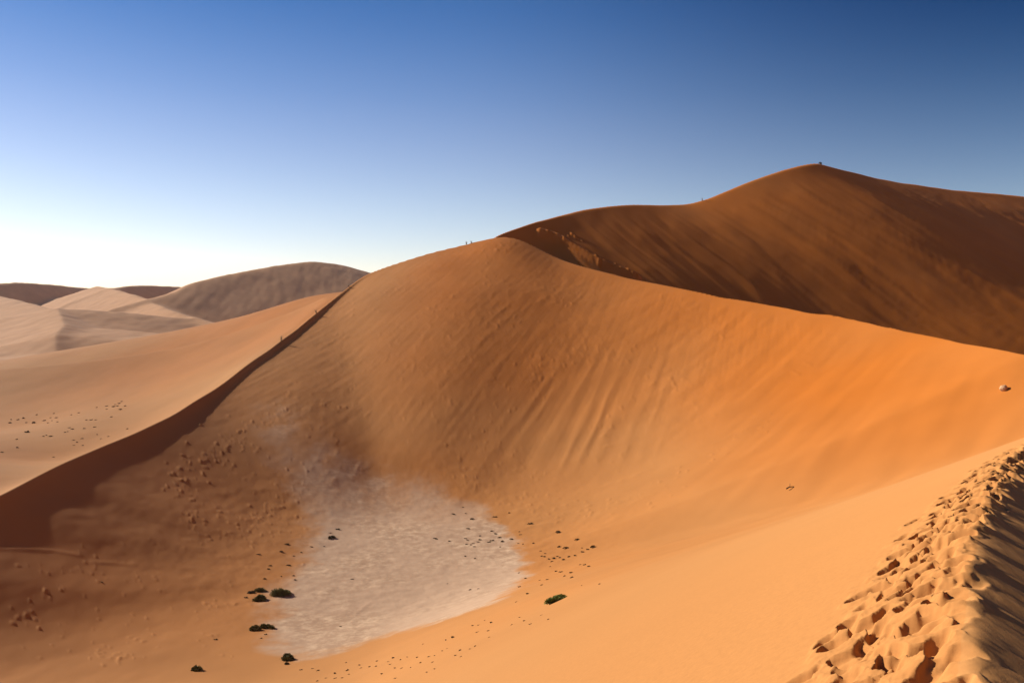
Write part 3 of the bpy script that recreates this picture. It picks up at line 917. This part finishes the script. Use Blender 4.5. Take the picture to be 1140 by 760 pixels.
one(629.7, 609.7, 7.2, 'flat small dark shrub of a close pair below the highest shrub right of the pan')
SANDDOTS = [(622.9, 607.7, 5), (654.2, 610.8, 4.6), (648.5, 613.4, 5), (648, 609.4, 3), (640.3, 617.6, 4.6), (633.2, 618.7, 4.8), (627.6, 621.9, 4.6), (617, 620.8, 5), (614.2, 624, 4), (611, 622, 3.6), (606.3, 619.7, 4), (602.8, 619.2, 3.4),
            (602, 613, 3.4), (607, 616, 3.4), (623.7, 620, 3.6), (620.5, 619.2, 3.2), (612.6, 629.5, 3), (645.8, 627.1, 3.6), (650.8, 627.1, 4.8), (656, 630, 4.4), (619.3, 634.5, 4), (624.5, 635.5, 4.8), (636, 637, 5), (628.1, 641.5, 4.4), (636.3, 641.8, 5.6),
            (609.5, 644.5, 3.8), (603.2, 650.3, 3.8), (667.9, 649.7, 3.4), (648, 651.3, 2.8), (594, 604, 3), (585.3, 642.5, 3.8), (578.3, 652.2, 4.2), (587.4, 660, 5), (574.7, 669.5, 3), (601, 645, 3)]
scatter(SANDDOTS, 'tiny dark shrub of the scatter on orange sand right of the pan', 'tiny shrubs scattered on the sand right of the pan')
one(504.2, 708.6, 6, 'small dark shrub that is largest of those along the lower right shore of the pan')
SHOREDOTS = [(496.4, 712, 3.6), (526.3, 696.4, 4.2), (533, 695, 3.6), (547, 692, 4.8), (540, 690.5, 3), (544, 701, 4.4), (531.6, 702.7, 4.2), (545, 708, 3.4), (529.5, 717.9, 4), (524, 721, 4), (512.6, 722.7, 4.4), (507.4, 728.4, 4), (513, 729.9, 4.2), (492.6, 723.8, 3.8), (498, 721, 3),
             (464.8, 731, 4), (468.4, 736.8, 3.8), (478, 730, 4.4), (482, 735.8, 4), (484, 729, 3.4), (484.2, 743.6, 4.4), (475.8, 747, 4.4), (437.9, 732.6, 4.2), (446, 734.7, 4), (453.7, 731.6, 3.2), (434.7, 740, 3.6), (439.6, 743.2, 4.2), (447.4, 742.7, 4.2), (457.5, 742, 3.2), (432.6, 736.8, 3),
             (420, 735.4, 3.6), (419, 742, 3.6), (411.6, 742, 3.6), (425.3, 749.5, 4.6), (440.6, 753.7, 4.6), (400, 739.6, 3.8), (402, 743, 3.4), (386.3, 745.3, 5), (388.4, 750.5, 4), (385, 736.8, 3), (381, 754.7, 3.6), (471, 717, 2.6), (579, 685.9, 3.6), (583.8, 690, 3.8), (569.5, 694.3, 3.6), (590.5, 693.7, 4.4), (603, 684, 3), (611, 688.4, 3.6),
             (335, 744.6, 4.2), (347.9, 743.5, 3.4), (354, 745.8, 4), (372.8, 748.8, 5.2), (373.3, 755, 4), (363.2, 754.6, 3.4), (353.5, 758, 3.6)]
scatter(SHOREDOTS, 'tiny dark shrub in the broken line along the lower shore of the pan', 'tiny shrubs along the lower shore of the pan')
LEFTDOTS = [(327, 640.3, 3.4), (328.4, 645, 3.6), (367, 593, 3.2), (361, 608, 2.8), (294.5, 643.8, 4.4), (298.8, 632.9, 4.4), (300.5, 629, 3.6), (287.4, 616.8, 4.4), (313, 641, 3), (327, 618.8, 3.2), (335.3, 614.5, 3), (295.6, 705.8, 3.8), (290.4, 710.2, 3.2), (273.8, 663.6, 4.8), (379, 696.7, 3), (391.6, 643.8, 3.6)]
scatter(LEFTDOTS, 'tiny dark shrub thinly spread along the left shore of the pan', 'tiny shrubs along the left shore of the pan')
one(319.2, 605.3, 5.4, 'highest of three small dark shrubs in a row above the shrub clump')
one(313.3, 614, 5.6, 'middle one of three small dark shrubs in a row above the shrub clump')
one(320.8, 628.7, 5.4, 'lowest of three small dark shrubs in a row above the shrub clump')
one(375.8, 588.6, 5.2, 'smaller dark shrub right behind the dark one on the pan\'s upper left')
one(346.2, 608.3, 4, 'tiny dark shrub alone on the upper left edge of the pale pan')
one(240, 710.7, 5, 'tiny dark shrub alone on sand between the shrub pair and the lone shrub')
one(112.5, 646.5, 3.6, 'tiny dark shrub alone on the shaded sand under the pale track at the left')
one(10.5, 469, 5.4, 'dark shrub on the sunlit dune back farthest to the left')
one(29.8, 480.2, 6, 'blackish shrub that is largest of those on the sunlit dune back')
BACKDOTS = [(18.2, 488.2, 3), (18.9, 496.4, 3.6), (1.6, 501.3, 3.6), (12, 465.8, 3), (19.6, 466, 3.6), (26, 464.4, 3.6), (28.8, 469, 3), (37.6, 469, 5), (41, 460.6, 2.6), (49, 466.8, 4), (53, 469.6, 3.4), (57.5, 467.2, 2.8), (62.5, 464, 3.4), (63.9, 469.3, 2.8), (59.6, 459.2, 2.4), (56, 464, 2.4),
            (48, 485, 2.6), (51.2, 483.8, 2.8), (56, 484.7, 4), (72.3, 480.8, 2.8), (75, 480, 3), (76.9, 475.6, 2.8), (80.4, 477, 3.4), (93.3, 476.6, 3.2), (105, 474.6, 3.6), (96, 467.2, 3), (101.3, 466.9, 3.8), (106.4, 466.9, 3.4), (79.3, 461.2, 2.4), (87.7, 459, 3), (118.6, 451.3, 3.4), (118.6, 455, 2.6),
            (126.3, 452, 4), (128, 449.6, 3), (130.5, 451.3, 3.4), (132.6, 448.2, 3), (134, 455.3, 3.6), (139, 451.3, 3.4), (135.4, 446, 2.6), (123.8, 463.7, 3), (107.8, 483, 2.6), (111.9, 487.5, 2.8), (120.4, 485, 2.6), (81.8, 489.2, 2.6), (91.2, 487.5, 3), (91.9, 494.8, 2.6), (81.8, 494.8, 2.6), (85.6, 491.5, 2.4), (59, 507, 2.6), (141.5, 476.3, 3.4), (107.4, 453.2, 2.4)]
scatter(BACKDOTS, 'tiny dark shrub sprinkled over the sunlit back of the dune at the left', 'tiny shrubs on the sunlit dune back', dmin=118)


# dry grass on the crests
def tuft(x, y, h, label, seed, n=14, spread=.7, name='grass_tuft', w0=.06):
    z = float(height(np.array([x]), np.array([y]))[0])
    o = link(name, blades_mesh(name, n, h, spread, STRAW, seed, w0)); o.location = (x, y, z - .02)
    return tag(o, label, 'grass tuft')


def on_rim(px):
    """point of the bowl's rim that shows at photo column px (back part)"""
    a = np.radians(np.linspace(55, 215, 6000)); rr_ = look(T_RHO, a)
    x = CX + rr_ * np.cos(a); y = CY + rr_ * np.sin(a)
    i = int(np.argmin(np.abs(570 + FPX * x / y - px)))
    return float(x[i]), float(y[i])


for px, h, lab, sd_ in ((312.4, 1.5, 'dry grass tuft on the sharp crest, lowest of the three there and forked in two', 31), (352, 1.4, 'dry grass tuft on the sharp crest, halfway between the other two', 33), (388.5, 1.0, 'dry grass tuft on the sharp crest, highest of the three close to its top end', 35),
                        (519.5, 1.5, 'wiry dry grass tuft on the skyline of the broad dune, larger of the two', 37), (525, 1.2, 'small dry grass tuft on the skyline just right of the larger one', 39)):
    x, y = on_rim(px); tuft(x, y, h, lab, sd_)


def on_tall(px):
    S = TALL.S[(TALL.S > 0) & (TALL.S < TALL.len)]
    n_ = np.interp(S, TALL.S, TALL.N)
    x = TALL.o[0] + TALL.e[0] * S + TALL.f[0] * n_; y = TALL.o[1] + TALL.e[1] * S + TALL.f[1] * n_
    i = int(np.argmin(np.abs(570 + FPX * x / y - px)))
    return float(x[i]), float(y[i])


x, y = on_tall(780.4); tuft(x, y, 1.8, 'dry grass tuft on the skyline of the tall dune, left of its summit', 41, w0=.09)
x, y = on_tall(909.3)
z = float(height(np.array([x]), np.array([y]))[0])
o = link('small_shrub', TUFTS[2]); o.location = (x, y, z - .1); o.scale = (2.4, 2.2, 3.4)
tag(o, 'small dark shrub standing on the pointed summit of the tall dune', 'small shrub')

# the pale stone half sunk in the sand near the right edge
q = solve(1117.5, 434.5, dmin=18)
z = float(height(np.array([q[0]]), np.array([q[1]]))[0])
import bmesh
bm = bmesh.new(); bmesh.ops.create_icosphere(bm, subdivisions=4, radius=1.0)
for v_ in bm.verts:
    n_ = Vector(v_.co)
    k = 1 + .10 * math.sin(3.1 * n_.x + 1.3) * math.cos(2.7 * n_.y + .4) + .06 * math.sin(6.3 * n_.z + 4 * n_.x) + .03 * math.sin(13 * n_.y + 9 * n_.x)
    v_.co = Vector((n_.x * 1.05, n_.y * .85, n_.z * .82)) * k
me = bpy.data.meshes.new('stone'); bm.to_mesh(me); bm.free(); me.materials.append(STONE)
for p_ in me.polygons: p_.use_smooth = True
o = link('stone', me); rs_ = 4.6 * q[1] / FPX
o.scale = (rs_, rs_, rs_); o.location = (q[0], q[1], z + .45 * rs_); o.rotation_euler = (.2, .15, .6)
tag(o, 'pale rounded stone half sunk in smooth orange sand near the right edge', 'stone')
# a bit of dry twig on the right-hand wall
q = ground(880.5, 543, 20)
v_, f_ = [], []
tube(v_, f_, [(-.16, 0, .01), (-.05, .02, .05), (.06, .0, .06), (.2, -.02, .02)], .022, .012, 6)
tube(v_, f_, [(-.03, .02, .05), (.03, .08, .11), (.05, .12, .13)], .014, .006, 5)
o = link('dry_twig', mesh('dry_twig', v_, f_, DARK)); o.location = q; o.rotation_euler = (0, 0, .3); k = q.y / 40 * 1.6; o.scale = (k, k, k)
tag(o, 'short dry twig lying alone on the smooth orange slope on the right', 'twig')

# ---------------------------------------------------------------- air --------
def haze_box(lo, hi, density):
    v = [(x, y, z) for z in (lo[2], hi[2]) for y in (lo[1], hi[1]) for x in (lo[0], hi[0])]
    f = [(0, 2, 3, 1), (4, 5, 7, 6), (0, 1, 5, 4), (1, 3, 7, 5), (3, 2, 6, 7), (2, 0, 4, 6)]
    m, nt = nt_new('haze'); out = N(nt, 'ShaderNodeOutputMaterial'); pv = N(nt, 'ShaderNodeVolumePrincipled')
    pv.inputs['Color'].default_value = (.95, .80, .78, 1); pv.inputs['Density'].default_value = density; pv.inputs['Anisotropy'].default_value = .25
    nt.links.new(pv.outputs[0], out.inputs['Volume'])
    o = link('haze', mesh('haze', v, f, m)); o['kind'] = 'stuff'
    o['label'] = 'thin dusty haze in the air over the far dunes'; o['category'] = 'haze'
    return o


zs_ = [v for o_ in col.objects if o_.get('kind') == 'structure' for v in (min(c[2] for c in o_.bound_box), max(c[2] for c in o_.bound_box))]
haze_box((-4400, -4400, min(zs_) - 1.0), (4400, 4400, max(zs_) + 4.0), 2.4e-5)

# ------------------------------------------------------------- light ---------
sun = bpy.data.lights.new('sun', 'SUN'); sun.energy = 5.0; sun.angle = math.radians(.55); sun.color = (1.0, .90, .78)
so = bpy.data.objects.new('sun', sun); col.objects.link(so)
from mathutils import Vector
so.rotation_euler = Vector(SUN).to_track_quat('Z', 'Y').to_euler()
w = bpy.data.worlds.new('World'); sc.world = w; w.use_nodes = True
nt = w.node_tree
bg = nt.nodes['Background']; bg.inputs['Strength'].default_value = .132
sky = nt.nodes.new('ShaderNodeTexSky'); sky.sky_type = 'NISHITA'; sky.sun_disc = False
sky.sun_elevation = SUN_EL
sky.sun_rotation = math.atan2(SUN[0], SUN[1])
sky.altitude = 2500; sky.air_density = 1.0; sky.dust_density = 1.0; sky.ozone_density = 4.0
# dusty air: paler low down, deeper blue high up
tc = nt.nodes.new('ShaderNodeTexCoord'); sx = nt.nodes.new('ShaderNodeSeparateXYZ'); nt.links.new(tc.outputs['Generated'], sx.inputs[0])
rp = nt.nodes.new('ShaderNodeValToRGB'); rp.color_ramp.interpolation = 'B_SPLINE'
els = [(0.0, (.80, .59, .48)), (.10, (.81, .60, .49)), (.17, (.67, .525, .48)), (.235, (.52, .47, .475)), (.33, (.19, .325, .435)), (.50, (.10, .22, .35)), (1.0, (.08, .18, .30))]
rp.color_ramp.elements[0].position = 0; rp.color_ramp.elements[1].position = 1
for p_, c_ in els[1:-1]:
    rp.color_ramp.elements.new(p_)
for e_, (p_, c_) in zip(rp.color_ramp.elements, els):
    e_.position = p_; e_.color = (*c_, 1)
nt.links.new(sx.outputs['Z'], rp.inputs[0])
mm = nt.nodes.new('ShaderNodeMix'); mm.data_type = 'RGBA'; mm.blend_type = 'MULTIPLY'; mm.inputs[0].default_value = 1.0
rx = nt.nodes.new('ShaderNodeMapRange'); rx.interpolation_type = 'SMOOTHSTEP'
for i_, v_ in ((1, -.1), (2, .62), (3, 0.0), (4, 1.0)): rx.inputs[i_].default_value = v_
nt.links.new(sx.outputs['X'], rx.inputs[0])
ry = nt.nodes.new('ShaderNodeMapRange')
for i_, v_ in ((1, .06), (2, .34), (3, .25), (4, 1.0)): ry.inputs[i_].default_value = v_
nt.links.new(sx.outputs['Z'], ry.inputs[0])
rxy = nt.nodes.new('ShaderNodeMath'); rxy.operation = 'MULTIPLY'; nt.links.new(rx.outputs[0], rxy.inputs[0]); nt.links.new(ry.outputs[0], rxy.inputs[1])
m0 = nt.nodes.new('ShaderNodeMix'); m0.data_type = 'RGBA'; m0.inputs[7].default_value = (.0, .22, .36, 1)
nt.links.new(rxy.outputs[0], m0.inputs[0]); m0.inputs[6].default_value = (1, 1, 1, 1)
m1 = nt.nodes.new('ShaderNodeMix'); m1.data_type = 'RGBA'; m1.blend_type = 'MULTIPLY'; m1.inputs[0].default_value = 1.0
nt.links.new(rp.outputs[0], m1.inputs[6]); nt.links.new(m0.outputs[2], m1.inputs[7])
nt.links.new(sky.outputs[0], mm.inputs[6]); nt.links.new(m1.outputs[2], mm.inputs[7])
nt.links.new(mm.outputs[2], bg.inputs['Color'])

# ------------------------------------------------------------ camera ---------
cam = bpy.data.cameras.new('camera'); cam.lens = 28; cam.sensor_width = 36; cam.clip_start = .05; cam.clip_end = 12000
co_ = bpy.data.objects.new('camera', cam); col.objects.link(co_)
co_.rotation_euler = (math.pi / 2 - TILT, 0, 0)
sc.camera = co_
sc.render.resolution_x, sc.render.resolution_y = 1024, 682
vs = sc.view_settings
vs.view_transform = 'Standard'; vs.look = 'None'; vs.exposure = 0.93; vs.gamma = 1; vs.use_curve_mapping = False
sc.cycles.max_bounces = 4; sc.cycles.diffuse_bounces = 3; sc.cycles.volume_bounces = 0
